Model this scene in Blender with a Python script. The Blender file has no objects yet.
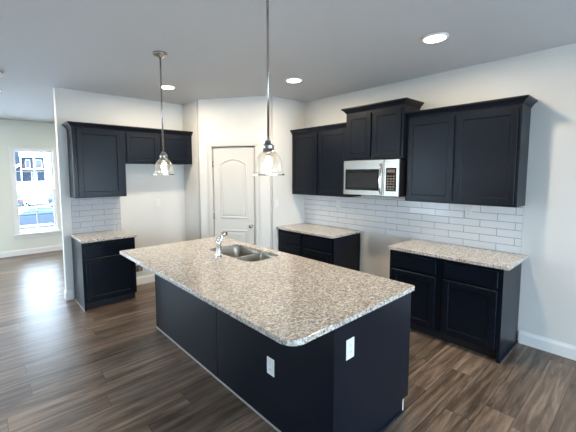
import bpy, bmesh, math, random
from mathutils import Vector, Matrix
random.seed(7)
SC = bpy.context.scene
COL = SC.collection

# ------------------------------------------------------------------ camera
YAW, PITCH, ROLL = -0.7171, -0.0888, -0.0048
cy_, sy_ = math.cos(YAW), math.sin(YAW)
cp_, sp_ = math.cos(PITCH), math.sin(PITCH)
R_ = Vector((cy_, sy_, 0)); FH = Vector((-sy_, cy_, 0)); ZZ = Vector((0, 0, 1))
U_ = -sp_ * FH + cp_ * ZZ; F_ = cp_ * FH + sp_ * ZZ
cr_, sr_ = math.cos(ROLL), math.sin(ROLL)
XA = cr_ * R_ + sr_ * U_; YA = -sr_ * R_ + cr_ * U_; ZA = -F_
cam_d = bpy.data.cameras.new('camera'); cam = bpy.data.objects.new('camera', cam_d); COL.objects.link(cam)
cam.matrix_world = Matrix(((XA.x, YA.x, ZA.x, 0), (XA.y, YA.y, ZA.y, 0), (XA.z, YA.z, ZA.z, 1.7356), (0, 0, 0, 1)))
cam_d.sensor_width = 36; cam_d.lens = 336.14 / 576 * 36
cam_d.shift_x = 15.95 / 576; cam_d.shift_y = -12.83 / 576
cam_d.clip_start = 0.05; cam_d.clip_end = 400
SC.camera = cam

# ------------------------------------------------------------------ light and exposure
SKY_COL = (0.64, 0.82, 1.0); SKY_STR = 16.0
SPOT_W = 23.0; PEND_W = 3.5
WARM = (1.0, 0.84, 0.64)
SC.view_settings.view_transform = 'Standard'; SC.view_settings.look = 'None'
SC.view_settings.gamma = 1.0; SC.view_settings.use_curve_mapping = False
SC.view_settings.exposure = 0.10
w = bpy.data.worlds.new('overcast_sky'); SC.world = w; w.use_nodes = True
bg = w.node_tree.nodes['Background']; bg.inputs[0].default_value = (*SKY_COL, 1); bg.inputs[1].default_value = SKY_STR

def portal(name, loc, rot, sx, sy):
    d = bpy.data.lights.new(name, 'AREA'); d.shape = 'RECTANGLE'; d.size = sx; d.size_y = sy
    d.cycles.is_portal = True
    o = bpy.data.objects.new(name, d); COL.objects.link(o); o.location = loc; o.rotation_euler = rot
    return o

# ------------------------------------------------------------------ dimensions
XR = 4.066; YF = 5.267; CEIL = 2.873; YW = 8.94; YB = -3.6; XL = -4.2
XC = 0.8266; XP = 2.625; YP = 4.73; XD = 3.30; YD = 3.83
CT = 0.914; CTH = 0.032
XG = 2.2                                    # right end of the living room
BD0, BD1 = 0.7, 3.75                       # patio door opening
portal('patio_daylight_portal', ((BD0 + BD1) / 2, YB + 0.02, 1.12), (math.radians(-90), 0, math.radians(180)), BD1 - BD0, 2.2)
for i_, x_ in enumerate((-0.85, -2.65)): portal('window_daylight_portal', (x_, YW - 0.02, 1.33), (math.radians(-90), 0, 0), 1.4, 2.15)
portal('side_daylight_portal', (XL + 0.02, 5.4, 1.33), (math.radians(-90), 0, math.radians(90)), 1.4, 2.1)
portal('rear_daylight_portal', (-1.6, YB + 0.02, 1.33), (math.radians(-90), 0, math.radians(180)), 2.0, 2.1)
portal('window_daylight_portal', (0.95, YW - 0.02, 1.33), (math.radians(-90), 0, 0), 0.62, 1.75)

# ------------------------------------------------------------------ materials
def newmat(name):
    m = bpy.data.materials.new(name); m.use_nodes = True
    nt = m.node_tree; b = nt.nodes['Principled BSDF']
    return m, nt, b
def simple(name, col, rough=0.5, metal=0.0, bump=0.0, bscale=60, spec=0.5, vary=0.0):
    m, nt, b = newmat(name)
    b.inputs['Base Color'].default_value = (*col, 1); b.inputs['Roughness'].default_value = rough
    b.inputs['Metallic'].default_value = metal; b.inputs['Specular IOR Level'].default_value = spec
    tc = nt.nodes.new('ShaderNodeTexCoord'); n = nt.nodes.new('ShaderNodeTexNoise')
    n.inputs['Scale'].default_value = bscale; n.inputs['Detail'].default_value = 3
    nt.links.new(tc.outputs['Object'], n.inputs['Vector'])
    if bump:
        bp = nt.nodes.new('ShaderNodeBump'); bp.inputs['Strength'].default_value = bump; bp.inputs['Distance'].default_value = 0.01
        nt.links.new(n.outputs['Fac'], bp.inputs['Height']); nt.links.new(bp.outputs['Normal'], b.inputs['Normal'])
    if vary:
        mx = nt.nodes.new('ShaderNodeMix'); mx.data_type = 'RGBA'
        mx.inputs['A'].default_value = (*[c * (1 - vary) for c in col], 1); mx.inputs['B'].default_value = (*[min(1, c * (1 + vary)) for c in col], 1)
        nt.links.new(n.outputs['Fac'], mx.inputs['Factor']); nt.links.new(mx.outputs['Result'], b.inputs['Base Color'])
    return m
def emit(name, col, s):
    m = bpy.data.materials.new(name); m.use_nodes = True; nt = m.node_tree
    nt.nodes.remove(nt.nodes['Principled BSDF']); e = nt.nodes.new('ShaderNodeEmission')
    e.inputs[0].default_value = (*col, 1); e.inputs[1].default_value = s
    nt.links.new(e.outputs[0], nt.nodes['Material Output'].inputs['Surface']); return m
def thin_glass(name, tint=(1, 1, 1), edge=(1, 1, 1), base=0.05, top=0.5, scatter=0.0):
    m = bpy.data.materials.new(name); m.use_nodes = True; nt = m.node_tree
    nt.nodes.remove(nt.nodes['Principled BSDF'])
    t = nt.nodes.new('ShaderNodeBsdfTransparent'); g = nt.nodes.new('ShaderNodeBsdfGlossy'); g.inputs['Roughness'].default_value = 0.03
    t.inputs[0].default_value = (*tint, 1); g.inputs[0].default_value = (*edge, 1)
    lw = nt.nodes.new('ShaderNodeLayerWeight'); lw.inputs['Blend'].default_value = 0.35
    mr = nt.nodes.new('ShaderNodeMapRange'); mr.inputs['To Min'].default_value = base; mr.inputs['To Max'].default_value = top
    nt.links.new(lw.outputs['Facing'], mr.inputs['Value'])
    mx = nt.nodes.new('ShaderNodeMixShader'); nt.links.new(mr.outputs['Result'], mx.inputs[0])
    gl = g.outputs[0]
    if scatter:
        tr = nt.nodes.new('ShaderNodeBsdfTranslucent'); tr.inputs[0].default_value = (1, 0.98, 0.95, 1)
        m2 = nt.nodes.new('ShaderNodeMixShader'); m2.inputs[0].default_value = scatter
        nt.links.new(g.outputs[0], m2.inputs[1]); nt.links.new(tr.outputs[0], m2.inputs[2]); gl = m2.outputs[0]
    nt.links.new(t.outputs[0], mx.inputs[1]); nt.links.new(gl, mx.inputs[2])
    nt.links.new(mx.outputs[0], nt.nodes['Material Output'].inputs['Surface']); return m
def ramp(nt, stops):
    r = nt.nodes.new('ShaderNodeValToRGB'); e = r.color_ramp.elements
    while len(e) < len(stops): e.new(0.5)
    for k, (p, c) in enumerate(stops): e[k].position = p; e[k].color = (*c, 1)
    return r
def math_(nt, op, a, b=None):
    n = nt.nodes.new('ShaderNodeMath'); n.operation = op
    for i, v in enumerate((a, b)):
        if v is None: continue
        if isinstance(v, (int, float)): n.inputs[i].default_value = v
        else: nt.links.new(v, n.inputs[i])
    return n.outputs[0]
def mixc(nt, fac, a, b, mode='MIX'):
    n = nt.nodes.new('ShaderNodeMix'); n.data_type = 'RGBA'; n.blend_type = mode
    for k, v in (('Factor', fac), ('A', a), ('B', b)):
        if isinstance(v, (int, float)): n.inputs[k].default_value = v
        elif isinstance(v, tuple): n.inputs[k].default_value = (*v, 1)
        else: nt.links.new(v, n.inputs[k])
    return n.outputs['Result']

def floor_mat():
    m, nt, b = newmat('vinyl_plank')
    tc = nt.nodes.new('ShaderNodeTexCoord'); sx = nt.nodes.new('ShaderNodeSeparateXYZ'); nt.links.new(tc.outputs['Object'], sx.inputs[0])
    X, Y = sx.outputs[0], sx.outputs[1]
    ry = math_(nt, 'DIVIDE', Y, 0.185); row = math_(nt, 'FLOOR', ry)
    wn = nt.nodes.new('ShaderNodeTexWhiteNoise'); wn.noise_dimensions = '1D'; nt.links.new(row, wn.inputs['W'])
    rx = math_(nt, 'ADD', math_(nt, 'DIVIDE', X, 1.25), wn.outputs['Value']); colm = math_(nt, 'FLOOR', rx)
    cb = nt.nodes.new('ShaderNodeCombineXYZ'); nt.links.new(row, cb.inputs[0]); nt.links.new(colm, cb.inputs[1])
    w2 = nt.nodes.new('ShaderNodeTexWhiteNoise'); w2.noise_dimensions = '2D'; nt.links.new(cb.outputs[0], w2.inputs['Vector'])
    rnd = w2.outputs['Value']
    gv = nt.nodes.new('ShaderNodeCombineXYZ')
    nt.links.new(math_(nt, 'MULTIPLY', X, 1.6), gv.inputs[0]); nt.links.new(math_(nt, 'MULTIPLY', Y, 22), gv.inputs[1]); nt.links.new(math_(nt, 'MULTIPLY', rnd, 37), gv.inputs[2])
    n1 = nt.nodes.new('ShaderNodeTexNoise'); n1.inputs['Scale'].default_value = 1.0; n1.inputs['Detail'].default_value = 6; n1.inputs['Roughness'].default_value = 0.65; n1.inputs['Distortion'].default_value = 0.6
    nt.links.new(gv.outputs[0], n1.inputs['Vector'])
    r = ramp(nt, [(0.28, (0.050, 0.036, 0.027)), (0.44, (0.118, 0.086, 0.063)), (0.57, (0.200, 0.150, 0.113)), (0.76, (0.33, 0.262, 0.205))])
    nt.links.new(n1.outputs['Fac'], r.inputs[0])
    tone = ramp(nt, [(0.0, (0.68, 0.66, 0.65)), (0.5, (0.97, 0.95, 0.93)), (1.0, (1.30, 1.24, 1.18))]); nt.links.new(rnd, tone.inputs[0])
    c = mixc(nt, 1.0, r.outputs[0], tone.outputs[0], 'MULTIPLY')
    fy = math_(nt, 'FRACT', ry); fx = math_(nt, 'FRACT', rx)
    seam = math_(nt, 'MAXIMUM', math_(nt, 'LESS_THAN', fy, 0.018), math_(nt, 'LESS_THAN', fx, 0.0028))
    c = mixc(nt, math_(nt, 'MULTIPLY', seam, 0.75), c, (0.012, 0.009, 0.007))
    nt.links.new(c, b.inputs['Base Color'])
    rr = nt.nodes.new('ShaderNodeMapRange'); rr.inputs['To Min'].default_value = 0.27; rr.inputs['To Max'].default_value = 0.38
    nt.links.new(n1.outputs['Fac'], rr.inputs['Value']); nt.links.new(rr.outputs['Result'], b.inputs['Roughness'])
    b.inputs['Specular IOR Level'].default_value = 0.4
    bp = nt.nodes.new('ShaderNodeBump'); bp.inputs['Strength'].default_value = 0.12; bp.inputs['Distance'].default_value = 0.004
    h = math_(nt, 'SUBTRACT', n1.outputs['Fac'], seam); nt.links.new(h, bp.inputs['Height']); nt.links.new(bp.outputs['Normal'], b.inputs['Normal'])
    return m
def granite_mat():
    m, nt, b = newmat('granite')
    tc = nt.nodes.new('ShaderNodeTexCoord'); mp = nt.nodes.new('ShaderNodeMapping')
    mp.inputs['Rotation'].default_value = (0, 0, 0.5); mp.inputs['Scale'].default_value = (1, 1.7, 1.3)
    nt.links.new(tc.outputs['Object'], mp.inputs[0])
    def noise(s, d=4, rg=0.6, dist=0.3):
        n = nt.nodes.new('ShaderNodeTexNoise'); n.inputs['Scale'].default_value = s; n.inputs['Detail'].default_value = d
        n.inputs['Roughness'].default_value = rg; n.inputs['Distortion'].default_value = dist
        nt.links.new(mp.outputs[0], n.inputs['Vector']); return n.outputs['Fac']
    a = ramp(nt, [(0.36, (0.45, 0.39, 0.325)), (0.5, (0.64, 0.585, 0.51)), (0.64, (0.82, 0.785, 0.73))]); nt.links.new(noise(36), a.inputs[0])
    f1 = ramp(nt, [(0.52, (0, 0, 0)), (0.58, (1, 1, 1))]); nt.links.new(noise(62, 3, 0.6, 0.8), f1.inputs[0])
    c = mixc(nt, math_(nt, 'MULTIPLY', f1.outputs[0], 0.75), a.outputs[0], (0.21, 0.17, 0.14))
    f2 = ramp(nt, [(0.57, (0, 0, 0)), (0.62, (1, 1, 1))]); nt.links.new(noise(80, 3, 0.6, 0.4), f2.inputs[0])
    c = mixc(nt, f2.outputs[0], c, (0.05, 0.045, 0.045))
    f3 = ramp(nt, [(0.62, (0, 0, 0)), (0.68, (1, 1, 1))]); nt.links.new(noise(40, 2, 0.5, 0.2), f3.inputs[0])
    c = mixc(nt, math_(nt, 'MULTIPLY', f3.outputs[0], 0.7), c, (0.88, 0.85, 0.80))
    nt.links.new(c, b.inputs['Base Color']); b.inputs['Roughness'].default_value = 0.10
    return m

M = {}
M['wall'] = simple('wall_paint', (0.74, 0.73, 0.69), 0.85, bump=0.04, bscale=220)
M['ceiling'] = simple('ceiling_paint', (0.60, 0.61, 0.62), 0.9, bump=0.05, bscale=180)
M['trim'] = simple('white_trim_paint', (0.83, 0.83, 0.80), 0.38)
M['door'] = simple('door_paint', (0.68, 0.66, 0.61), 0.42)
M['floor'] = floor_mat()
M['granite'] = granite_mat()
M['cab'] = simple('dark_cabinet_paint', (0.0046, 0.0078, 0.0142), 0.30, bump=0.015, bscale=140, vary=0.08, spec=0.22)
M['cab_in'] = simple('dark_toe_kick', (0.010, 0.010, 0.012), 0.6)
M['shoe'] = simple('unpainted_shoe_strip', (0.33, 0.30, 0.28), 0.5)
M['tile'] = simple('glazed_white_tile', (0.80, 0.80, 0.79), 0.10, bump=0.10, bscale=28)
M['tile_wavy_shaded'] = simple('shaded_wavy_tile', (0.50, 0.50, 0.51), 0.05, bump=1.0, bscale=38)  # white wavy tile, greyed to carry the shade under the wall cabinet
M['grout'] = simple('grey_grout', (0.22, 0.22, 0.23), 0.9)
M['steel'] = simple('brushed_stainless', (0.50, 0.48, 0.43), 0.29, 1.0, vary=0.06, bscale=40)
M['chrome'] = simple('chrome', (0.80, 0.80, 0.80), 0.07, 1.0)
M['nickel'] = simple('brushed_nickel', (0.44, 0.42, 0.40), 0.22, 1.0)
M['blackglass'] = simple('black_glass', (0.006, 0.006, 0.007), 0.07, spec=0.3)
M['mesh'] = simple('microwave_window_mesh', (0.022, 0.023, 0.024), 0.2, spec=0.25)
M['far_wall'] = simple('pale_green_wall', (0.76, 0.79, 0.71), 0.85, bump=0.04, bscale=220)  # slightly greener and lighter than the kitchen wall colour
M['black'] = simple('black_plastic', (0.012, 0.012, 0.013), 0.4)
M['grey_key'] = simple('keypad_grey', (0.16, 0.13, 0.10), 0.4)
M['plate'] = simple('white_plastic', (0.80, 0.80, 0.78), 0.35)
M['slot'] = simple('outlet_slot', (0.08, 0.08, 0.08), 0.5)
M['bulb'] = emit('glowing_bulb', (1.0, 0.84, 0.58), 26)
M['lens'] = emit('glowing_lens', (1.0, 0.90, 0.72), 14)
M['shade'] = thin_glass('clear_shade_glass', (0.985, 0.98, 0.97), (1, 0.98, 0.95), 0.045, 0.38, 0.06)
M['pane'] = thin_glass('window_glass', (0.98, 0.99, 1.0), (1, 1, 1), 0.03, 0.5)
M['ext_ground'] = simple('pale_concrete', (0.66, 0.67, 0.68), 0.9, vary=0.1, bscale=0.4)
M['asphalt'] = simple('asphalt', (0.16, 0.17, 0.19), 0.9, vary=0.1, bscale=2)
M['siding'] = simple('blue_grey_siding', (0.016, 0.026, 0.042), 0.8, spec=0.1)
M['siding_pale'] = simple('pale_siding', (0.55, 0.57, 0.58), 0.7)
M['ext_white'] = simple('white_exterior_paint', (0.8, 0.8, 0.8), 0.6)
M['rail'] = simple('reddish_deck_rail', (0.07, 0.04, 0.045), 0.8, spec=0.1)
M['roof'] = simple('grey_shingles', (0.10, 0.10, 0.11), 0.9)
M['carpaint'] = simple('blue_grey_car_paint', (0.03, 0.042, 0.06), 0.3, spec=0.2)
M['carwhite'] = simple('white_car_paint', (0.75, 0.76, 0.77), 0.3)
M['carglass'] = simple('car_glass', (0.05, 0.08, 0.09), 0.15, spec=0.25)
M['tyre'] = simple('tyre_rubber', (0.02, 0.02, 0.02), 0.8)
M['lampred'] = simple('tail_lamp_red', (0.35, 0.02, 0.02), 0.3)

# ------------------------------------------------------------------ mesh helpers
class MB:
    def __init__(s): s.v = []; s.f = []; s.sm = []
    def add(s, vs, fs, smooth=False):
        o = len(s.v); s.v += [tuple(v) for v in vs]; s.f += [tuple(i + o for i in f) for f in fs]; s.sm += [smooth] * len(fs); return s
    def addbm(s, bm, smooth=False):
        bm.verts.ensure_lookup_table(); bm.verts.index_update()
        s.add([v.co.copy() for v in bm.verts], [[v.index for v in f.verts] for f in bm.faces], smooth); bm.free(); return s
    def box(s, x0, x1, y0, y1, z0, z1, bev=0.0, seg=1):
        bm = bmesh.new(); bmesh.ops.create_cube(bm, size=1.0)
        for v in bm.verts:
            v.co = Vector(((x0 + x1) / 2 + v.co.x * (x1 - x0), (y0 + y1) / 2 + v.co.y * (y1 - y0), (z0 + z1) / 2 + v.co.z * (z1 - z0)))
        if bev: bmesh.ops.bevel(bm, geom=list(bm.edges), offset=bev, segments=seg, profile=0.5, affect='EDGES')
        return s.addbm(bm)
    def lathe(s, prof, c=(0, 0, 0), n=28, axis='z', smooth=True):
        vs = []; fs = []
        for r, z in prof:
            for k in range(n):
                a = 2 * math.pi * k / n; p = (r * math.cos(a), r * math.sin(a), z)
                if axis == 'x': p = (p[2], p[0], p[1])
                elif axis == 'y': p = (p[1], p[2], p[0])
                vs.append((p[0] + c[0], p[1] + c[1], p[2] + c[2]))
        m = len(prof)
        for i in range(m - 1):
            for k in range(n):
                k2 = (k + 1) % n; fs.append((i * n + k, i * n + k2, (i + 1) * n + k2, (i + 1) * n + k))
        if prof[0][0] > 1e-6: fs.append(tuple(range(n))[::-1])
        if prof[-1][0] > 1e-6: fs.append(tuple((m - 1) * n + k for k in range(n)))
        return s.add(vs, fs, smooth)
    def shell(s, prof, c=(0, 0, 0), n=32):
        vs = []; fs = []; m = len(prof)
        for r, z in prof:
            for k in range(n):
                a = 2 * math.pi * k / n; vs.append((r * math.cos(a) + c[0], r * math.sin(a) + c[1], z + c[2]))
        for i in range(m - 1):
            for k in range(n):
                k2 = (k + 1) % n; fs.append((i * n + k, i * n + k2, (i + 1) * n + k2, (i + 1) * n + k))
        return s.add(vs, fs, True)
    def tube(s, pts, rad, n=14, caps=True):
        pts = [Vector(p) for p in pts]; rads = rad if isinstance(rad, (list, tuple)) else [rad] * len(pts)
        vs = []; fs = []; ref = None
        for i, p in enumerate(pts):
            t = (pts[min(i + 1, len(pts) - 1)] - pts[max(i - 1, 0)]).normalized()
            if ref is None: ref = t.orthogonal().normalized()
            ref = (ref - t * ref.dot(t)).normalized(); b = t.cross(ref)
            for k in range(n):
                a = 2 * math.pi * k / n; vs.append(p + (ref * math.cos(a) + b * math.sin(a)) * rads[i])
        for i in range(len(pts) - 1):
            for k in range(n):
                k2 = (k + 1) % n; fs.append((i * n + k, i * n + k2, (i + 1) * n + k2, (i + 1) * n + k))
        if caps:
            fs.append(tuple(range(n))[::-1]); fs.append(tuple((len(pts) - 1) * n + k for k in range(n)))
        return s.add(vs, fs, True)
    def prism(s, poly, z0, z1, holes=(), bev=0.0, plane='xy'):
        """extruded polygon, with holes; plane 'xz' extrudes along y, 'yz' along x"""
        bm = bmesh.new(); es = []
        for loop in [poly] + list(holes):
            vv = [bm.verts.new((p[0], p[1], z0)) for p in loop]
            es += [bm.edges.new((vv[i], vv[(i + 1) % len(vv)])) for i in range(len(vv))]
        if holes: bmesh.ops.triangle_fill(bm, use_beauty=True, use_dissolve=False, edges=es)
        else: bm.faces.new(vv)
        r = bmesh.ops.extrude_face_region(bm, geom=list(bm.faces))
        for g in r['geom']:
            if isinstance(g, bmesh.types.BMVert): g.co.z = z1
        bmesh.ops.recalc_face_normals(bm, faces=list(bm.faces))
        if bev:
            eds = [e for e in bm.edges if len(e.link_faces) == 2 and abs(e.link_faces[0].normal.z) + abs(e.link_faces[1].normal.z) > 0.9
                   and abs(abs(e.link_faces[0].normal.z) - abs(e.link_faces[1].normal.z)) > 0.9]
            bmesh.ops.bevel(bm, geom=eds, offset=bev, segments=2, profile=0.5, affect='EDGES')
        for v in bm.verts:
            a, b_, c = v.co
            if plane == 'xz': v.co = Vector((a, c, b_))
            elif plane == 'yz': v.co = Vector((c, a, b_))
        bmesh.ops.recalc_face_normals(bm, faces=list(bm.faces))
        return s.addbm(bm)
    def sweep(s, path, prof, closed=False, up=Vector((0, 0, 1))):
        """profile (out, up) swept along a horizontal path with mitres; out = right hand of travel"""
        P = [Vector(p) for p in path]; n = len(P); vs = []; fs = []; m = len(prof)
        for i in range(n):
            din = (P[i] - P[i - 1]).normalized() if (i > 0 or closed) else None
            dou = (P[(i + 1) % n] - P[i]).normalized() if (i < n - 1 or closed) else None
            n1 = (din or dou).cross(up); n2 = (dou or din).cross(up)
            mit = (n1 + n2).normalized(); k = 1 / max(0.2, mit.dot(n1))
            for o, u in prof: vs.append(P[i] + mit * (o * k) + up * u)
        for i in range(n if closed else n - 1):
            j = (i + 1) % n
            for a in range(m):
                b = (a + 1) % m; fs.append((i * m + a, i * m + b, j * m + b, j * m + a))
        if not closed:
            fs.append(tuple(range(m))[::-1]); fs.append(tuple((n - 1) * m + a for a in range(m)))
        return s.add(vs, fs)
    def build(s, name, mat, parent=None, label=None):
        me = bpy.data.meshes.new(name); me.from_pydata([tuple(v) for v in s.v], [], s.f)
        bm = bmesh.new(); bm.from_mesh(me); bmesh.ops.recalc_face_normals(bm, faces=list(bm.faces)); bm.to_mesh(me); bm.free()
        me.polygons.foreach_set('use_smooth', s.sm); me.materials.append(mat); me.update()
        o = bpy.data.objects.new(name, me); COL.objects.link(o)
        if parent: o.parent = parent
        if label: o['label'] = label
        return o
def thing(name, label, cat, loc=(0, 0, 0), rz=0.0, group=None):
    o = bpy.data.objects.new(name, None); o.empty_display_size = 0.1; COL.objects.link(o)
    o.location = loc; o.rotation_euler = (0, 0, rz); o['label'] = label; o['category'] = cat
    if group: o['group'] = group
    return o
def tag(o, label, cat, group=None):
    o['label'] = label; o['category'] = cat
    if group: o['group'] = group
    return o
def struct(o): o['kind'] = 'structure'; return o
def sempty(name, loc=(0, 0, 0), rz=0.0):
    o = bpy.data.objects.new(name, None); COL.objects.link(o); o.location = loc; o.rotation_euler = (0, 0, rz); o['kind'] = 'structure'; return o
def rrect(x0, x1, y0, y1, r, n=6):
    rs = r if isinstance(r, (list, tuple)) else [r] * 4      # corners: (x1,y1),(x0,y1),(x0,y0),(x1,y0)
    out = []
    for (cx, cy, a0), q in zip(((x1, y1, 0), (x0, y1, 90), (x0, y0, 180), (x1, y0, 270)), rs):
        if q < 1e-4: out.append((cx, cy)); continue
        ox = cx - q if cx == x1 else cx + q; oy = cy - q if cy == y1 else cy + q
        for k in range(n + 1):
            a = math.radians(a0 + 90 * k / n); out.append((ox + q * math.cos(a), oy + q * math.sin(a)))
    return out

# ------------------------------------------------------------------ setting
T = 0.12
struct(MB().box(XL - T, XR + T, YB - T, YW + T, -0.12, 0).build('floor', M['floor']))
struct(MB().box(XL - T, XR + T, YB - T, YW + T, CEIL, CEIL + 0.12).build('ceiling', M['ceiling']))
struct(MB().box(XR, XR + T, YB - T, YW + T, 0, CEIL).build('wall_right', M['wall']))
wl = MB(); ys = [YB - T, 4.7, 6.1, YW + T]
for k in (0, 2): wl.box(XL - T, XL, ys[k], ys[k + 1], 0, CEIL)
for k in (1,): wl.box(XL - T, XL, ys[k], ys[k + 1], 0, 0.25).box(XL - T, XL, ys[k], ys[k + 1], 2.4, CEIL)
struct(wl.build('wall_left', M['wall']))
# back wall behind the camera, with a wide patio door
struct(MB().box(XL, -2.6, YB - T, YB, 0, CEIL).box(-2.6, -0.6, YB - T, YB, 0, 0.25).box(-2.6, -0.6, YB - T, YB, 2.4, CEIL).box(-0.6, BD0, YB - T, YB, 0, CEIL).box(BD1, XR, YB - T, YB, 0, CEIL).box(BD0, BD1, YB - T, YB, 2.25, CEIL).build('wall_back', M['wall']))
# far living-room wall with the double-hung window
WX0, WX1, WZ0, WZ1 = 0.575, 1.30, 0.46, 2.255
WXS = [(-3.35, -1.95), (-1.55, -0.15)]
wf = MB()
for a, b in ((XL, -3.35), (-1.95, -1.55), (-0.15, WX0)): wf.box(a, b, YW, YW + T, 0, CEIL)
for a, b in WXS: wf.box(a, b, YW, YW + T, 0, 0.25).box(a, b, YW, YW + T, 2.4, CEIL)
struct(wf.box(WX1, XR, YW, YW + T, 0, CEIL).box(WX0, WX1, YW, YW + T, 0, WZ0).box(WX0, WX1, YW, YW + T, WZ1, CEIL).build('wall_far', M['far_wall']))
struct(MB().box(XC, XR, YF, YF + T, 0, CEIL).build('wall_kitchen', M['wall']))
# pantry box: return, angled wall with the door opening, side wall
DA = Vector((XP, YP, 0)); DB = Vector((XD, YD, 0)); DL = (DB - DA).length
drz = math.atan2(DB.y - DA.y, DB.x - DA.x)
struct(MB().box(XP, XP + 0.1, YP + 0.06, YF, 0, CEIL).build('wall_pantry_left', M['wall']))
struct(MB().box(XD + 0.06, XR, YD, YD + 0.1, 0, CEIL).build('wall_pantry_right', M['wall']))
DX0, DX1, DZ1 = 0.222, 0.885, 2.135
pw = struct(MB().box(0, DX0 - 0.012, 0, 0.1, 0, CEIL).box(DX1 + 0.012, DL, 0, 0.1, 0, CEIL).box(DX0 - 0.012, DX1 + 0.012, 0, 0.1, DZ1 + 0.012, CEIL).build('wall_pantry_front', M['wall']))
pw.location = DA; pw.rotation_euler.z = drz
# pantry door (arched two-panel) and casing
door = sempty('door_1', DA, drz)
slab = MB().box(DX0, DX1, 0.018, 0.055, 0.012, DZ1, 0.002)
def arch_path(x0, x1, z0, z1, rise, n=14):
    pts = [(x0, z0), (x1, z0), (x1, z1 - rise)]
    for k in range(1, n):
        t = k / n; x = x1 + (x0 - x1) * t; pts.append((x, z1 - rise + rise * math.sin(math.pi * t) ** 0.85))
    pts.append((x0, z1 - rise)); return pts
def panel(mb, x0, x1, z0, z1, rise):
    pth = [(x, 0.018, z) for x, z in arch_path(x0, x1, z0, z1, rise)]
    mb.sweep(pth, [(-0.024, 0), (-0.019, 0.009), (-0.010, 0.011), (-0.003, 0.006), (0, 0)], True, Vector((0, -1, 0)))
    mb.prism(arch_path(x0 + 0.05, x1 - 0.05, z0 + 0.05, z1 - 0.05, rise * 0.8), 0.0105, 0.02, plane='xz', bev=0.004)
panel(slab, DX0 + 0.105, DX1 - 0.125, 1.04, 1.965, 0.085)
panel(slab, DX0 + 0.105, DX1 - 0.125, 0.22, 0.86, 0.0001)
slab.build('door_slab', M['door'], door)
kn = MB().lathe([(0.026, 0.0), (0.026, -0.006), (0.011, -0.01), (0.010, -0.03), (0.022, -0.036), (0.028, -0.048), (0.024, -0.062), (0.0, -0.066)], (DX1 - 0.06, 0.018, 0.925), 20, 'y')
kn.build('door_knob', M['nickel'], door, 'nickel door knob')
for z in (0.3, 1.07, 1.88):
    MB().lathe([(0.0, z - 0.05), (0.009, z - 0.048), (0.009, z + 0.048), (0.0, z + 0.05)], (DX0 - 0.004, 0.012, 0), 10).build('door_hinge', M['nickel'], door, 'nickel door hinge')
cas = MB()
CW = 0.072
for a, b in ((DX0 - 0.012 - CW, DX0 - 0.012), (DX1 + 0.012, DX1 + 0.012 + CW)): cas.box(a, b, -0.018, 0.0, 0, DZ1 + 0.0118, 0.004).box(a + 0.018, b - 0.018, -0.023, -0.017, 0, DZ1 + 0.0118, 0.003)
cas.box(DX0 - 0.012 - CW, DX1 + 0.012 + CW, -0.018, 0.0, DZ1 + 0.012, DZ1 + 0.012 + CW, 0.004).box(DX0 - 0.012 - CW + 0.018, DX1 + 0.012 + CW - 0.018, -0.023, -0.017, DZ1 + 0.03, DZ1 + 0.066, 0.003)
ca = struct(cas.build('trim_1', M['door'])); ca.location = DA; ca.rotation_euler.z = drz
# baseboards
BB = [(0, 0), (0.016, 0), (0.016, 0.095), (0.012, 0.108), (0.006, 0.118), (0.004, 0.13), (0, 0.13)]
def base(side, *paths):
    mb = MB()
    for p in paths: mb.sweep([(x, y, 0) for x, y in p], BB)
    return struct(mb.build('baseboard_' + side, M['trim']))
base('right', [(XR, 0.834), (XR, YB)])
base('far', [(XL, YW), (XR, YW)])
base('left', [(XL, YB), (XL, YW)])
base('kitchen', [(XC, YF + T), (XC, YF), (0.905, YF)], [(1.59, YF), (XP, YF), (XP, YP), (XP + (DX0 - 0.085) * math.cos(drz), YP + (DX0 - 0.085) * math.sin(drz))])
base('pantry', [(DA.x + (DX1 + 0.085) * math.cos(drz), DA.y + (DX1 + 0.085) * math.sin(drz)), (XD, YD), (3.40, YD)])
# living-room window
win = sempty('window_1', (0, YW, 0))
fr = MB()
c = 0.06
fr.box(WX0 - c, WX0, -0.02, 0, WZ0, WZ1 + c, 0.004).box(WX1, WX1 + c, -0.02, 0, WZ0, WZ1 + c, 0.004).box(WX0, WX1, -0.02, 0, WZ1, WZ1 + c, 0.004)
fr.box(WX0 - c, WX1 + c, -0.016, 0, WZ0 - 0.10, WZ0 - 0.022, 0.004)
fr.build('window_casing', M['trim'], win)
MB().box(WX0 - c - 0.03, WX1 + c + 0.03, -0.055, 0.04, WZ0 - 0.022, WZ0, 0.005).build('window_sill', M['trim'], win)
def sash(z0, z1, y, name):
    s = MB(); q = 0.032; a, b = WX0 + 0.012, WX1 - 0.012
    s.box(a, a + q, y, y + 0.03, z0, z1, 0.003).box(b - q, b, y, y + 0.03, z0, z1, 0.003).box(a + q, b - q, y, y + 0.03, z0, z0 + q, 0.003).box(a + q, b - q, y, y + 0.03, z1 - q, z1, 0.003)
    xm = (a + b) / 2; zm = (z0 + z1) / 2
    s.box(xm - 0.010, xm + 0.010, y + 0.006, y + 0.024, z0 + q, z1 - q).box(a + q, b - q, y + 0.006, y + 0.024, zm - 0.010, zm + 0.010)
    so = s.build(name, M['trim'], win)
    MB().box(a + q - 0.004, b - q + 0.004, y + 0.013, y + 0.017, z0 + q - 0.004, z1 - q + 0.004).build('window_pane', M['pane'], so)
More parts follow.
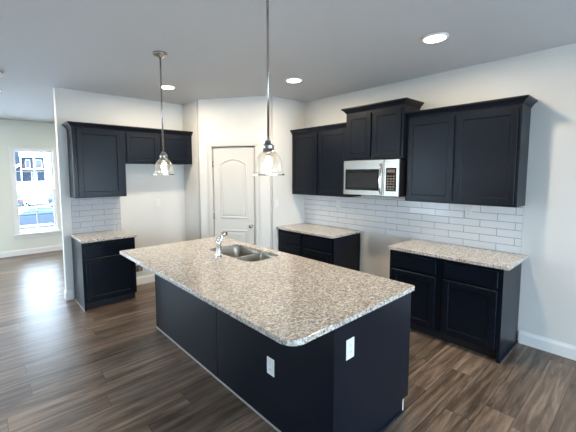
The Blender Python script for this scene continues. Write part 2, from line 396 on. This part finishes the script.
def added_window(name, loc, rz, hw, WZ0=WZ0, WZ1=WZ1):
    wn_ = sempty(name, loc, rz); f = MB(); c = 0.085
    for a, b in ((-hw - c, -hw), (hw, hw + c)): f.box(a, b, -0.02, 0, WZ0, WZ1 + c, 0.004)
    f.box(-hw, hw, -0.02, 0, WZ1, WZ1 + c, 0.004).box(-hw - c, hw + c, -0.05, 0, WZ0 - 0.03, WZ0, 0.004)
    f.box(-hw, -hw + 0.05, 0.04, 0.08, WZ0, WZ1).box(hw - 0.05, hw, 0.04, 0.08, WZ0, WZ1).box(-hw, hw, 0.04, 0.08, 1.35, 1.39).box(-hw, hw, 0.04, 0.08, WZ0, WZ0 + 0.05).box(-hw, hw, 0.04, 0.08, WZ1 - 0.05, WZ1)
    f.build('window_frame', M['trim'], wn_)
    MB().box(-hw, hw, 0.058, 0.062, WZ0, WZ1).build('window_pane', M['pane'], wn_)
for k, (a, b) in enumerate(WXS): added_window('window_%d' % (k + 2), ((a + b) / 2, YW, 0), 0, 0.70, 0.25, 2.4)  # unseen far-wall windows, added to bring in more daylight
added_window('window_4', (XL, 5.4, 0), math.pi / 2, 0.70, 0.25, 2.4)  # unseen side window, added and placed to brighten the living room
added_window('window_5', (-1.6, YB, 0), math.pi, 1.0, 0.25, 2.4)  # unseen rear window, added to light the right wall and end panels
sash(WZ0 + 0.01, 1.385, 0.04, 'window_sash'); sash(1.35, WZ1 - 0.005, 0.075, 'window_sash')
MB().box(WX0, WX0 + 0.012, 0, T, WZ0, WZ1).box(WX1 - 0.012, WX1, 0, T, WZ0, WZ1).box(WX0, WX1, 0, T, WZ1 - 0.012, WZ1).box(WX0, WX1, 0, T, WZ0, WZ0 + 0.012).build('window_jamb', M['trim'], win)
# patio door behind the camera
pd = sempty('door_2', (0, YB, 0))
fm = MB(); xm = (BD0 + BD1) / 2
for a, b in ((BD0, BD0 + 0.06), (BD1 - 0.06, BD1), (xm - 0.05, xm + 0.05)): fm.box(a, b, -0.10, -0.02, 0.05, 2.19, 0.004)
fm.box(BD0, BD1, -0.10, -0.02, 0.0, 0.05, 0.004).box(BD0, BD1, -0.10, -0.02, 2.19, 2.25, 0.004)
fm.build('door_frame', M['trim'], pd)
for a, b in ((BD0 + 0.055, xm - 0.045), (xm + 0.045, BD1 - 0.055)): MB().box(a, b, -0.063, -0.057, 0.045, 2.195).build('door_pane', M['pane'], pd)

# ------------------------------------------------------------------ cabinets
CROWN = [(0, 0), (0.006, 0), (0.010, 0.012), (0.018, 0.022), (0.034, 0.040), (0.044, 0.046), (0.050, 0.052), (0.050, 0.066), (0, 0.066)]
def shaker(mb, x0, x1, z0, z1, yf, fw=0.058, th=0.02):
    mb.box(x0, x0 + fw, yf - th, yf, z0, z1, 0.0025).box(x1 - fw, x1, yf - th, yf, z0, z1, 0.0025)
    mb.box(x0 + fw - 0.001, x1 - fw + 0.001, yf - th, yf, z0, z0 + fw, 0.0025).box(x0 + fw - 0.001, x1 - fw + 0.001, yf - th, yf, z1 - fw, z1, 0.0025)
    mb.box(x0 + fw - 0.004, x1 - fw + 0.004, yf - th + 0.007, yf, z0 + fw - 0.004, z1 - fw + 0.004)
    # bead round the recessed panel
    p = [(x0 + fw, yf - th + 0.007, z0 + fw), (x1 - fw, yf - th + 0.007, z0 + fw), (x1 - fw, yf - th + 0.007, z1 - fw), (x0 + fw, yf - th + 0.007, z1 - fw)]
    mb.sweep(p, [(-0.004, 0), (-0.003, 0.003), (0, 0.0055), (0.0005, 0)], True, Vector((0, -1, 0)))
def upper(label, loc, rz, w_, d, z0, z1, doors, crown_ends, group, crown_top):
    t = thing('wall_cabinet', label, 'cabinet', loc, rz, group)
    MB().box(0, w_, -d + 0.0005, 0, z0, z1, 0.0015).build('cabinet_body', M['cab'], t)
    for a, b in doors:
        mb = MB(); shaker(mb, a, b, z0 + 0.022, z1 - 0.028 - 0.022, -d); mb.build('door', M['cab'], t)
    path = []
    if crown_ends[0]: path.append((0, 0, 0))
    path += [(0, -d, 0), (w_, -d, 0)]
    if crown_ends[1]: path.append((w_, 0, 0))
    zc = crown_top - 0.066
    path = [(x, y, zc) for x, y, _ in path]
    MB().sweep(path, CROWN).build('crown_moulding', M['cab'], t)
    return t
def basecab(label, loc, rz, w_, d, cols, group, ends=(False, False), drawer_h=True):
    t = thing('base_cabinet', label, 'cabinet', loc, rz, group)
    top = CT - CTH - 0.0005
    MB().box(0, w_, -d, -0.003, 0.10, top, 0.0015).build('cabinet_body', M['cab'], t)
    tk = MB().box(0.001, w_ - 0.001, -d + 0.07, -0.01, 0.0, 0.0995); tk.build('toe_kick', M['cab_in'], t)
    if ends[1]:
        MB().box(w_ - 0.018, w_ + 0.0006, -d - 0.001, -0.003, 0.0, top, 0.0015).build('end_panel', M['cab'], t)
        MB().box(w_, w_ + 0.012, -d - 0.001, -0.005, 0.0, 0.02, 0.004).build('shoe_moulding', M['cab'], t)
    if ends[0]:
        MB().box(-0.0006, 0.018, -d - 0.001, -0.003, 0.0, top, 0.0015).build('end_panel', M['cab'], t)
        MB().box(-0.010, 0, -d - 0.001, -0.005, 0.0, 0.016, 0.004).build('shoe_moulding', M['shoe'], t)
    for a, b in cols:
        dm = MB().box(a, b, -d - 0.02, -d, 0.695, 0.845, 0.003); dm.build('drawer_front', M['cab'], t)
        mb = MB(); shaker(mb, a, b, 0.118, 0.665, -d); mb.build('door', M['cab'], t)
    return t
R90 = -math.pi / 2
# right wall, local x runs from far to near (decreasing y)
UD = 0.302
upper('dark two-door wall cabinet left of the microwave, beside the pantry wall', (XR, YD - 0.004, 0), R90, YD - 0.004 - 2.745, UD, 1.405, 2.37, ((0.03, 0.525), (0.565, 1.06)), (False, False), 'dark wall cabinets along the tiled wall', 2.402)
upper('raised dark two-door wall cabinet directly above the microwave', (XR, 2.741, 0), R90, 0.797, 0.375, 1.905, 2.52, ((0.03, 0.375), (0.40, 0.767)), (True, True), 'dark wall cabinets along the tiled wall', 2.568)
upper('dark two-door wall cabinet right of the microwave, with exposed right end', (XR, 1.94, 0), R90, 1.09, UD, 1.405, 2.37, ((0.025, 0.518), (0.546, 1.066)), (False, True), 'dark wall cabinets along the tiled wall', 2.418)
bd = 0.597
basecab('dark base cabinet next to the pantry wall, left half of the left tiled-wall run', (XR, YD - 0.003, 0), R90, 0.515, bd, ((0.03, 0.485),), 'dark base cabinets along the tiled wall')
basecab('dark base cabinet bordering the empty range gap on its left', (XR, YD - 0.003 - 0.517, 0), R90, YD - 0.52 - 2.745, bd, ((0.03, YD - 0.52 - 2.745 - 0.035),), 'dark base cabinets along the tiled wall', (False, True))
basecab('dark base cabinet bordering the empty range gap on its right', (XR, 1.945, 0), R90, 0.55, bd, ((0.03, 0.515),), 'dark base cabinets along the tiled wall', (True, False))
basecab('dark base cabinet nearest the camera on the tiled wall, with exposed grey-lit end', (XR, 1.393, 0), R90, 0.545, bd, ((0.035, 0.505),), 'dark base cabinets along the tiled wall', (False, True))
# refrigerator wall
upper('tall dark single-door wall cabinet above the small counter on the kitchen wall', (0.935, YF, 0), 0, 0.648, UD, 1.42, 2.365, ((0.05, 0.595),), (True, False), 'dark wall cabinets on the refrigerator wall', 2.40)
upper('short dark two-door wall cabinet above the empty refrigerator space', (1.5845, YF, 0), 0, XP - 1.5845 - 0.003, UD, 1.885, 2.365, ((0.02, 0.48), (0.52, 1.0)), (False, False), 'dark wall cabinets on the refrigerator wall', 2.40)
basecab('dark base cabinet standing alone on the kitchen wall beside the living room', (0.918, YF, 0), 0, 0.652, bd, ((0.035, 0.617),), None, (True, False))

# ------------------------------------------------------------------ countertops
def counter(name, label, x0, x1, y0, y1, rad, hole=None):
    mb = MB().prism(rrect(x0, x1, y0, y1, rad), CT - CTH, CT, [hole] if hole else [], 0.004)
    return tag(mb.build(name, M['granite']), label, 'countertop', 'speckled granite countertops')
counter('countertop', 'speckled granite worktop between the pantry wall and the range gap', XR - 0.648, XR - 0.002, 2.742, YD - 0.002, (0, 0, 0.012, 0))
counter('countertop', 'speckled granite worktop on the near tiled-wall cabinets, right of the range gap', XR - 0.648, XR - 0.002, 0.798, 1.950, (0, 0.01, 0.012, 0))
counter('countertop', 'small square speckled granite worktop on the lone kitchen-wall cabinet', 0.906, 1.583, YF - 0.648, YF - 0.002, (0, 0, 0.012, 0.012))
IX0, IX1, IY0, IY1 = 1.09, 2.36, 1.11, 3.755
SX0, SX1, SY0, SY1 = 1.84, 2.252, 2.43, 3.19
hole = rrect(SX0, SX1, SY0, SY1, (0.07, 0.07, 0.10, 0.10))
counter('countertop', 'large rounded-corner granite slab topping the island with a sink cutout', IX0, IX1, IY0, IY1, (0.03, 0.03, 0.09, 0.03), hole)

# ------------------------------------------------------------------ island
isl = thing('kitchen_island', 'large dark navy kitchen island under the speckled granite slab', 'island', (1.425, 1.122, 0))
iw, ilen = 0.878, 2.51; top = CT - CTH - 0.0005
ib = MB()
ib.box(0.012, 0.03, 0.012, ilen, 0, top).box(0.03, iw - 0.02, 0.012, 0.03, 0.1, top).box(0.03, iw - 0.02, ilen - 0.02, ilen, 0.1, top)
ib.box(iw - 0.02, iw, 0.012, ilen, 0.1, top).box(0.03, iw - 0.07, 0.03, ilen - 0.02, 0.08, 0.1)
ib.build('cabinet_body', M['cab'], isl)
MB().box(iw - 0.09, iw - 0.07, 0.02, ilen - 0.02, 0, 0.08).build('toe_kick', M['cab_in'], isl)
for a, b in ((0.0, 1.222), (1.228, ilen)):
    MB().box(0.0, 0.0125, a, b, 0.0, top, 0.0015).build('back_panel', M['cab'], isl)
MB().prism([(0.0005, 0), (iw - 0.078, 0), (iw - 0.078, 0.095), (iw, 0.095), (iw, top), (0.0005, top)], -0.004, 0.0125, plane='xz', bev=0.001).build('end_panel', M['cab'], isl)
MB().prism([(0.0005, 0), (iw - 0.078, 0), (iw - 0.078, 0.095), (iw, 0.095), (iw, top), (0.0005, top)], ilen - 0.001, ilen + 0.012, plane='xz', bev=0.001).build('end_panel', M['cab'], isl)
MB().box(-0.012, 0.0, -0.004, ilen, 0, 0.018, 0.005).build('shoe_moulding', M['shoe'], isl, 'pale unpainted strip along the floor')
MB().box(0.0, iw - 0.078, -0.016, -0.004, 0, 0.018, 0.005).build('shoe_moulding', M['cab'], isl)
MB().box(iw - 0.0775, iw - 0.064, -0.003, 0.014, 0.0, 0.093).build('toe_kick_edge', M['trim'], isl, 'white raw edge in the toe notch')
for k in range(4):
    a = 0.04 + k * 0.59; mb = MB()
    for (z0, z1) in ((0.70, 0.845),): mb.box(iw, iw + 0.019, a, a + 0.555, z0, z1, 0.003)
    mb.build('drawer_front', M['cab'], isl)
    MB().box(iw, iw + 0.019, a, a + 0.555, 0.125, 0.67, 0.003).build('door', M['cab'], isl)
# ---- outlets. local: plate in the xz plane facing -y
def outlet_parts(parent_or_none, name, label, loc, rz, mat='plate', group='white wall outlets', vertical=True, kind='outlet'):
    if parent_or_none:
        t = MB().box(-0.038, 0.038, -0.006, 0, -0.061, 0.061, 0.003).build(name, M[mat], parent_or_none, label)
        t.location = loc; t.rotation_euler.z = rz
    else:
        t = MB().box(-0.038, 0.038, -0.006, 0, -0.061, 0.061, 0.003).build(name, M[mat])
        t.location = loc; t.rotation_euler.z = rz; tag(t, label, kind, group)
    if kind == 'switch':
        MB().box(-0.016, 0.016, -0.009, -0.006, -0.033, 0.033, 0.002).build('rocker', M['plate'], t)
        return t
    for z in (-0.02, 0.02):
        s = MB().prism([(x, z + dz) for x, dz in rrect(-0.016, 0.016, -0.0145, 0.0145, 0.009, 4)], -0.008, -0.005, plane='xz').build('socket', M['plate'], t)
        MB().box(-0.0075, -0.0055, -0.0084, -0.0078, z - 0.003, z + 0.008).box(0.0055, 0.0075, -0.0084, -0.0078, z - 0.003, z + 0.008).build('socket_slots' if False else 'slot', M['slot'], t)
    return t
outlet_parts(isl, 'outlet', 'white outlet plate on the long living-room side', (0.0, 0.532, 0.425), R90)
outlet_parts(isl, 'outlet', 'white outlet plate on the lit near end', (0.145, -0.004, 0.718), 0)

# ------------------------------------------------------------------ sink and faucet
sk = thing('kitchen_sink', 'double-bowl stainless undermount sink set into the island slab', 'sink', (SX0, SY0, CT - CTH))
sw, sl = SX1 - SX0, SY1 - SY0; ym = 0.335
def bowl(x0, x1, y0, y1, rad, depth):
    mb = MB(); loops = []
    for inset, z, q in ((-0.004, -0.0008, 0), (0.0, -0.012, 0), (0.006, -0.06, 0), (0.012, -depth + 0.03, 0.01), (0.022, -depth + 0.010, 0.015), (0.045, -depth, 0.02)):
        loops.append([(x, y, z) for x, y in rrect(x0 + inset, x1 - inset, y0 + inset, y1 - inset, [r + q for r in rad], 8)])
    n = len(loops[0])
    vs = [p for l in loops for p in l]; fs = []
    for i in range(len(loops) - 1):
        for k in range(n): fs.append((i * n + k, i * n + (k + 1) % n, (i + 1) * n + (k + 1) % n, (i + 1) * n + k))
    fs.append(tuple((len(loops) - 1) * n + k for k in range(n)))
    mb.add(vs, fs, True); return mb
bo1 = bowl(-0.004, sw + 0.004, ym + 0.014, sl + 0.004, (0.07, 0.07, 0.05, 0.05), 0.20).build('bowl', M['steel'], sk)
bo2 = bowl(-0.004, sw + 0.004, -0.004, ym - 0.014, (0.05, 0.05, 0.09, 0.09), 0.18).build('bowl', M['steel'], sk)
MB().prism(rrect(-0.02, sw + 0.02, -0.02, sl + 0.02, 0.08), -0.0045, -0.001, [rrect(-0.003, sw + 0.003, ym + 0.015, sl + 0.003, (0.07, 0.07, 0.05, 0.05)), rrect(-0.003, sw + 0.003, -0.003, ym - 0.015, (0.05, 0.05, 0.09, 0.09))]).build('sink_rim', M['steel'], sk)
for b, (x, y, z) in ((bo1, (sw / 2, (ym + sl) / 2, -0.1995)), (bo2, (sw / 2, ym / 2, -0.1795))):
    MB().lathe([(0.0, 0.001), (0.03, 0.001), (0.034, 0.004), (0.045, 0.003), (0.046, 0.0)], (x, y, z), 24).build('drain', M['chrome'], b)
fc = thing('kitchen_faucet', 'chrome single-lever pull-out faucet standing on the island beside the sink', 'faucet', (1.745, 2.805, CT))
MB().lathe([(0.0, 0.0), (0.034, 0.0), (0.034, 0.006), (0.028, 0.012), (0.025, 0.03), (0.023, 0.10), (0.025, 0.13), (0.026, 0.155), (0.019, 0.170), (0.0, 0.174)], (0, 0, 0), 24).build('faucet_body', M['chrome'], fc)
MB().tube([(0.0, 0, 0.115), (0.012, -0.001, 0.145), (0.026, -0.002, 0.175), (0.038, -0.003, 0.200), (0.046, -0.004, 0.216)], [0.018, 0.018, 0.017, 0.017, 0.019], 16).build('spout', M['chrome'], fc)
MB().tube([(0.040, -0.004, 0.207), (0.048, -0.004, 0.218), (0.060, -0.004, 0.228), (0.076, -0.004, 0.226), (0.086, -0.004, 0.212)], [0.020, 0.026, 0.029, 0.027, 0.020], 18).build('spray_head', M['nickel'], fc, 'dark chrome spray head')
MB().tube([(0.0, 0, 0.168), (-0.010, 0.004, 0.180), (-0.022, 0.012, 0.185)], [0.012, 0.009, 0.007], 12).build('lever', M['chrome'], fc)

# ------------------------------------------------------------------ microwave (local front faces -y)
mwz0, mwz1, mww, mwd = 1.452, 1.896, 0.775, 0.40
mw = thing('microwave', 'stainless over-the-range microwave with dark window under the raised cabinet', 'microwave', (XR, 2.738, mwz0), R90)
mh = mwz1 - mwz0
MB().box(0.0, mww, -mwd, -0.012, 0, mh, 0.003).build('case', M['black'], mw)
MB().box(0.0, 0.583, -mwd - 0.022, -mwd - 0.0005, 0.004, mh - 0.004, 0.004).build('door', M['steel'], mw)
MB().box(0.588, mww, -mwd - 0.022, -mwd - 0.0005, 0.004, mh - 0.004, 0.004).build('control_fascia', M['steel'], mw)
MB().box(0.03, 0.535, -mwd - 0.025, -mwd - 0.021, 0.065, mh - 0.115, 0.002).build('window', M['blackglass'], mw)
MB().box(0.062, 0.50, -mwd - 0.0262, -mwd - 0.0248, 0.095, mh - 0.16, 0.0005).build('window_mesh', M['mesh'], mw)
cp = MB().box(0.615, mww - 0.028, -mwd - 0.025, -mwd - 0.021, 0.065, mh - 0.105, 0.002).build('control_panel', M['blackglass'], mw)
ky = MB()
for r in range(6):
    for q in range(3): ky.box(0.628 + q * 0.037, 0.655 + q * 0.037, -mwd - 0.0262, -mwd - 0.0245, 0.078 + r * 0.031, 0.097 + r * 0.031, 0.001)
ky.build('keypad', M['grey_key'], cp)
MB().box(0.628, 0.729, -mwd - 0.0262, -mwd - 0.0245, 0.285, 0.32, 0.001).build('display', M['grey_key'], cp)
MB().box(0.527, 0.565, -mwd - 0.0235, -mwd - 0.0215, mh - 0.085, mh - 0.05).build('sticker', M['grey_key'], mw)
MB().tube([(0.556, -mwd - 0.02, 0.03), (0.556, -mwd - 0.05, 0.05), (0.556, -mwd - 0.066, 0.12), (0.556, -mwd - 0.071, 0.19), (0.556, -mwd - 0.066, 0.26), (0.556, -mwd - 0.05, 0.33), (0.556, -mwd - 0.02, 0.35)], 0.013, 14).build('handle', M['chrome'], mw)
vg = MB()
for k in range(18): vg.box(0.03 + k * 0.04, 0.058 + k * 0.04, -mwd + 0.02, -mwd + 0.12, -0.003, 0.001)
vg.build('underside_grille', M['black'], mw)

# ------------------------------------------------------------------ tile backsplashes (local front faces -y)
def tiles(label, loc, rz, w_, z0, z1, seed, tilt, off, mat):
    rnd = random.Random(seed)
    t = thing('tile_backsplash', label, 'backsplash', loc, rz, 'white subway tile backsplashes')
    MB().box(0, w_, -0.006, -0.0005, z0, z1).build('grout', M['grout'], t)
    mb = MB(); ph, pl, g = 0.0785, 0.318, 0.0045; r = 0; z = z0
    while z < z1 - 0.008:
        x = -pl * (0.5 if r % 2 else 0.0) - off
        while x < w_:
            a, b = max(0, x), min(w_, x + pl - g); zz = min(z1, z + ph - g)
            if b - a > 0.012:
                bm = bmesh.new(); bmesh.ops.create_cube(bm, size=1)
                ta, tb = rnd.uniform(-tilt, tilt), rnd.uniform(-tilt, tilt)
                for v in bm.verts:
                    px, pz = v.co.x * (b - a), v.co.z * (zz - z)
                    py = -0.012 if v.co.y < 0 else -0.004
                    if v.co.y < 0: py += px * ta + pz * tb * 2
                    v.co = Vector(((a + b) / 2 + px, py, (z + zz) / 2 + pz))
                bmesh.ops.bevel(bm, geom=[e for e in bm.edges if e.verts[0].co.y < -0.006 and e.verts[1].co.y < -0.006], offset=0.002, segments=2, profile=0.5, affect='EDGES')
                mb.addbm(bm)
            x += pl
        z += ph; r += 1
    mb.build('tiles', M[mat], t)
    return t
tiles('long white subway tile backsplash between the worktops and the wall cabinets', (XR, YD - 0.003, 0), R90, YD - 0.003 - 0.862, CT + 0.001, 1.4035, 3, 0.006, 0.11, 'tile')
tiles('small white subway tile backsplash above the lone kitchen-wall cabinet', (0.938, YF, 0), 0, 0.64, CT + 0.001, 1.4185, 5, 0.022, 0.06, 'tile_wavy_shaded')

outlet_parts(None, 'outlet', 'white outlet on the tile above the near right worktop', (XR - 0.013, 1.352, 1.295), R90, group='white wall outlets')
outlet_parts(None, 'outlet', 'white outlet on the tile left of the range gap below the wall cabinets', (XR - 0.013, 3.13, 1.28), R90, group='white wall outlets')
outlet_parts(None, 'outlet', 'white outlet on the bare wall of the refrigerator space', (2.15, YF, 1.275), 0, group='white wall outlets')
outlet_parts(None, 'light_switch', 'white light switch on the wall between the pantry door and dark cabinets', (3.43, YD, 1.275), 0, group=None, kind='switch')
wb = thing('water_supply_box', 'small recessed water valve box low on the refrigerator-space wall', 'valve box', (1.82, YF, 0.26))
MB().prism(rrect(-0.07, 0.07, -0.07, 0.07, 0.008), -0.008, 0.0, [rrect(-0.052, 0.052, -0.052, 0.052, 0.006)], plane='xz').build('box_frame', M['plate'], wb)
MB().box(-0.052, 0.052, -0.003, 0.0, -0.052, 0.052).build('box_back', M['grey_key'], wb)
MB().tube([(0, -0.005, -0.05), (0, -0.012, -0.01), (0, -0.012, 0.02)], 0.012).tube([(-0.03, -0.02, 0.022), (0.03, -0.02, 0.022)], 0.008).build('valve', M['chrome'], wb)

# ------------------------------------------------------------------ lights
def spot(parent, loc, watts):
    d = bpy.data.lights.new('downlight_beam', 'AREA'); d.energy = watts; d.color = WARM; d.shape = 'DISK'; d.size = 0.12
    o = bpy.data.objects.new('downlight_beam', d); COL.objects.link(o); o.parent = parent; o.location = loc; return o
def recessed(label, x, y):
    t = thing('recessed_light', label, 'ceiling light', (x, y, CEIL), 0, 'recessed ceiling lights')
    MB().lathe([(0.094, -0.016), (0.099, -0.016), (0.105, -0.010), (0.106, -0.001), (0.094, -0.001)], (0, 0, 0), 36).build('trim_ring', M['trim'], t)
    MB().lathe([(0.0, -0.019), (0.07, -0.018), (0.093, -0.015), (0.0935, -0.003)], (0, 0, 0), 36).build('lens', M['lens'], t)
    spot(t, (0, 0, -0.022), SPOT_W)
    return t
recessed('lit recessed ceiling light nearest the camera, in front of the right wall cabinets', 2.977, 1.314)
recessed('lit recessed ceiling light above the gap before the microwave and pantry door', 2.979, 2.998)
recessed('lit recessed ceiling light in front of the refrigerator-wall cabinets, behind the far pendant', 1.94, 4.30)
recessed('lit recessed ceiling light of the living room, barely showing at the left edge', 0.215, 5.93)
recessed('unseen recessed ceiling light added at the left to brighten the living room', -1.2, 7.5)  # added lamp out of view, brightens the living room
recessed('added recessed ceiling light hidden behind the kitchen wall to brighten the living room', 2.3, 7.5)  # second added lamp, out of sight, for living-room brightness
fl = thing('flush_ceiling_light', 'small chrome-rimmed ceiling fixture cut by the left edge', 'ceiling light', (0.235, 4.84, CEIL))
MB().lathe([(0.0, -0.001), (0.060, -0.001), (0.062, -0.02), (0.05, -0.03), (0.0, -0.03)], (0, 0, 0), 28).build('chrome_base', M['chrome'], fl)
MB().lathe([(0.045, -0.030), (0.048, -0.045), (0.036, -0.062), (0.0, -0.07)], (0, 0, 0), 28).build('diffuser', M['plate'], fl)

def pendant(label, x, y, zr):
    t = thing('pendant_light', label, 'pendant light', (x, y, CEIL), 0, 'glass pendant lights over the island')
    MB().lathe([(0.0, -0.001), (0.066, -0.001), (0.066, -0.018), (0.058, -0.026), (0.02, -0.028), (0.012, -0.05), (0.0, -0.05)], (0, 0, 0), 30).build('canopy', M['nickel'], t)
    zb = zr - CEIL                       # rim height, local
    MB().tube([(0, 0, -0.045), (0, 0, zb + 0.205)], 0.0075, 12).build('rod', M['nickel'], t)
    MB().lathe([(0.0, zb + 0.222), (0.010, zb + 0.220), (0.020, zb + 0.212), (0.025, zb + 0.200), (0.027, zb + 0.192), (0.036, zb + 0.188), (0.038, zb + 0.182), (0.035, zb + 0.176), (0.035, zb + 0.150), (0.039, zb + 0.147), (0.039, zb + 0.138), (0.0, zb + 0.134)], (0, 0, 0), 28).build('socket_cap', M['nickel'], t)
    prof = [(0.036, zb + 0.146), (0.050, zb + 0.138), (0.064, zb + 0.122), (0.076, zb + 0.098), (0.084, zb + 0.070), (0.087, zb + 0.040), (0.089, zb + 0.018), (0.094, zb + 0.004), (0.098, zb)]
    # fluted clear glass
    n = 72; vs = []; fs = []
    for r, z in prof:
        for k in range(n):
            a = 2 * math.pi * k / n; q = r * (1 + 0.012 * math.cos(a * 18)); vs.append((q * math.cos(a), q * math.sin(a), z))
    for i in range(len(prof) - 1):
        for k in range(n): fs.append((i * n + k, i * n + (k + 1) % n, (i + 1) * n + (k + 1) % n, (i + 1) * n + k))
    sh = MB().add(vs, fs, True).build('glass_shade', M['shade'], t)
    so = sh.modifiers.new('thickness', 'SOLIDIFY'); so.thickness = 0.003; so.offset = -1
    MB().sweep([(0.0985 * math.cos(2 * math.pi * k / 40), 0.0985 * math.sin(2 * math.pi * k / 40), zb) for k in range(40)], [(-0.0025, -0.004), (0.0025, -0.004), (0.0025, 0.004), (-0.0025, 0.004)], True).build('shade_rim', M['nickel'], sh)
    bl = MB().lathe([(0.0, zb + 0.042), (0.012, zb + 0.044), (0.022, zb + 0.053), (0.026, zb + 0.067), (0.023, zb + 0.083), (0.016, zb + 0.100), (0.0135, zb + 0.112)], (0, 0, 0), 24).build('bulb', M['bulb'], t)
    MB().lathe([(0.014, zb + 0.112), (0.0145, zb + 0.135)], (0, 0, 0), 16).build('bulb_base', M['chrome'], bl)
    d = bpy.data.lights.new('pendant_glow', 'POINT'); d.energy = PEND_W; d.color = WARM; d.shadow_soft_size = 0.03
    o = bpy.data.objects.new('pendant_glow', d); COL.objects.link(o); o.parent = t; o.location = (0, 0, zb + 0.0)
    return t
pendant('clear glass pendant lamp over the far end of the island, its ceiling canopy visible', 1.371, 3.174, 1.728)
pendant('clear glass pendant lamp hanging in front of the pantry door, nearest the camera', 1.396, 1.634, 1.726)

# ------------------------------------------------------------------ outside the window
gz = -2.15
struct(MB().box(-60, 60, YW + 1.5, 60, gz - 0.3, gz).build('ground_lot', M['ext_ground']))
struct(MB().prism([(60, gz - 0.3), (60, gz), (92, 0.15), (160, 0.15), (160, gz - 0.3)], -80, 110, plane='yz').build('ground_slope', M['ext_ground']))
struct(MB().box(-60, 60, YB - 40, YB - 0.3, -0.5, -0.3).box(-40, XL - 1, YB - 40, YW + 1, -0.5, -0.3).box(-40, 40, YW + 0.3, YW + 3.6, -0.5, -0.3).build('ground_back', M['ext_ground']))  # strip past the far wall is added, unseen, to bounce daylight upward
# house across the lot (about 90 m away), facing the window
hs = thing('neighbour_house', 'distant blue-grey house with a white upper deck and outside stair, seen through the window', 'house', (9.3, 96, 0.15))
MB().box(-2.0, 2.75, 0, 8, 0, 5.5).build('walls', M['siding'], hs)
MB().box(-9.0, -2.001, -1.0, 8, 0, 8.2).build('side_wing', M['siding'], hs)
MB().prism([(-2.0, 5.5), (3.1, 5.5), (3.1, 5.75), (-2.0, 5.75)], -1.8, 8.2, plane='xz').build('roof', M['ext_white'], hs)
MB().box(-1.99, 2.8, -1.9, -0.001, 2.68, 2.86).build('deck', M['ext_white'], hs)
rl = MB().box(-1.95, 2.78, -1.88, -1.80, 3.72, 3.80)
for k in range(19): rl.box(-1.9 + k * 0.25, -1.82 + k * 0.25, -1.87, -1.81, 2.861, 3.719)
rl.build('deck_railing', M['rail'], hs)
for x in (-1.95, 0.5, 2.62): MB().box(x, x + 0.16, -1.9, -1.74, 0, 5.5).build('deck_post', M['ext_white'], hs)
MB().prism([(-6.4, 1.3), (-6.4, 0.7), (-2.05, 3.5), (-2.05, 4.1)], -1.9, -1.2, plane='xz').build('outside_stair', M['ext_white'], hs)
for x, z, ww, hh in ((-0.9, 3.05, 0.9, 1.9), (1.0, 3.05, 1.3, 1.9), (0.1, 0.05, 1.1, 2.2)):
    f = MB().box(x, x + ww, -0.06, 0, z, z + hh).build('window', M['ext_white'], hs)
    MB().box(x + 0.1, x + ww - 0.1, -0.08, -0.05, z + 0.1, z + hh - 0.1).build('pane', M['carglass'], f)
# cars on the lot
def car(label, loc, rz, paint, van=False):
    t = thing('car', label, 'car', loc, rz, 'cars parked outside the window')
    if van: body = [(-2.3, 0.3), (2.2, 0.3), (2.35, 0.6), (2.25, 1.05), (1.5, 1.2), (-2.3, 1.25)]; cab = [(-2.28, 1.2), (1.45, 1.2), (0.75, 1.95), (-2.1, 2.0)]
    else: body = [(-2.25, 0.32), (2.2, 0.30), (2.3, 0.55), (2.2, 0.82), (1.15, 0.98), (-1.7, 1.02), (-2.3, 0.9)]; cab = [(-1.75, 1.0), (1.15, 0.97), (0.35, 1.42), (-0.2, 1.50), (-0.9, 1.46)]
    MB().prism(body, -0.88, 0.88, plane='xz', bev=0.06).build('body', M[paint], t)
    MB().prism(cab, -0.74, 0.74, plane='xz', bev=0.05).build('cabin', M[paint], t)
    cx = sum(p[0] for p in cab) / len(cab); cz = sum(p[1] for p in cab) / len(cab)
    inn = [(cx + (x - cx) * 0.86, cz + (z - cz) * 0.74) for x, z in cab]
    for s in (-1, 1):
        a = 0.735 * s; MB().prism(inn, min(a, a + 0.02 * s), max(a, a + 0.02 * s), plane='xz').build('side_window', M['carglass'], t)
    for x in (-1.4, 1.4):
        for s in (-1, 1):
            MB().lathe([(0.0, -0.1), (0.2, -0.1), (0.32, -0.09), (0.33, 0.0), (0.32, 0.09), (0.2, 0.1), (0.0, 0.1)], (x, 0.82 * s, 0.33), 24, 'y').build('wheel', M['tyre'], t)
    MB().box(-2.33, -2.27, -0.8, -0.5, 0.7, 0.85).build('tail_lamp', M['lampred'], t)
    return t
car('blue-grey sedan parked nearest the living-room window', (3.0, 30, gz), math.pi, 'carpaint')
car('dark sedan parked behind the nearest car, right of the window bar', (6.1, 38, gz), math.pi, 'carpaint')
car('white van parked farther back on the lot, seen through the window', (5.35, 52, gz), math.pi / 2, 'carwhite', True)
car('dark car parked left of the white van on the lot', (3.1, 52, gz), math.pi / 2, 'carpaint')
car('dark car parked right of the white van on the lot', (7.5, 52, gz), math.pi / 2, 'carpaint')
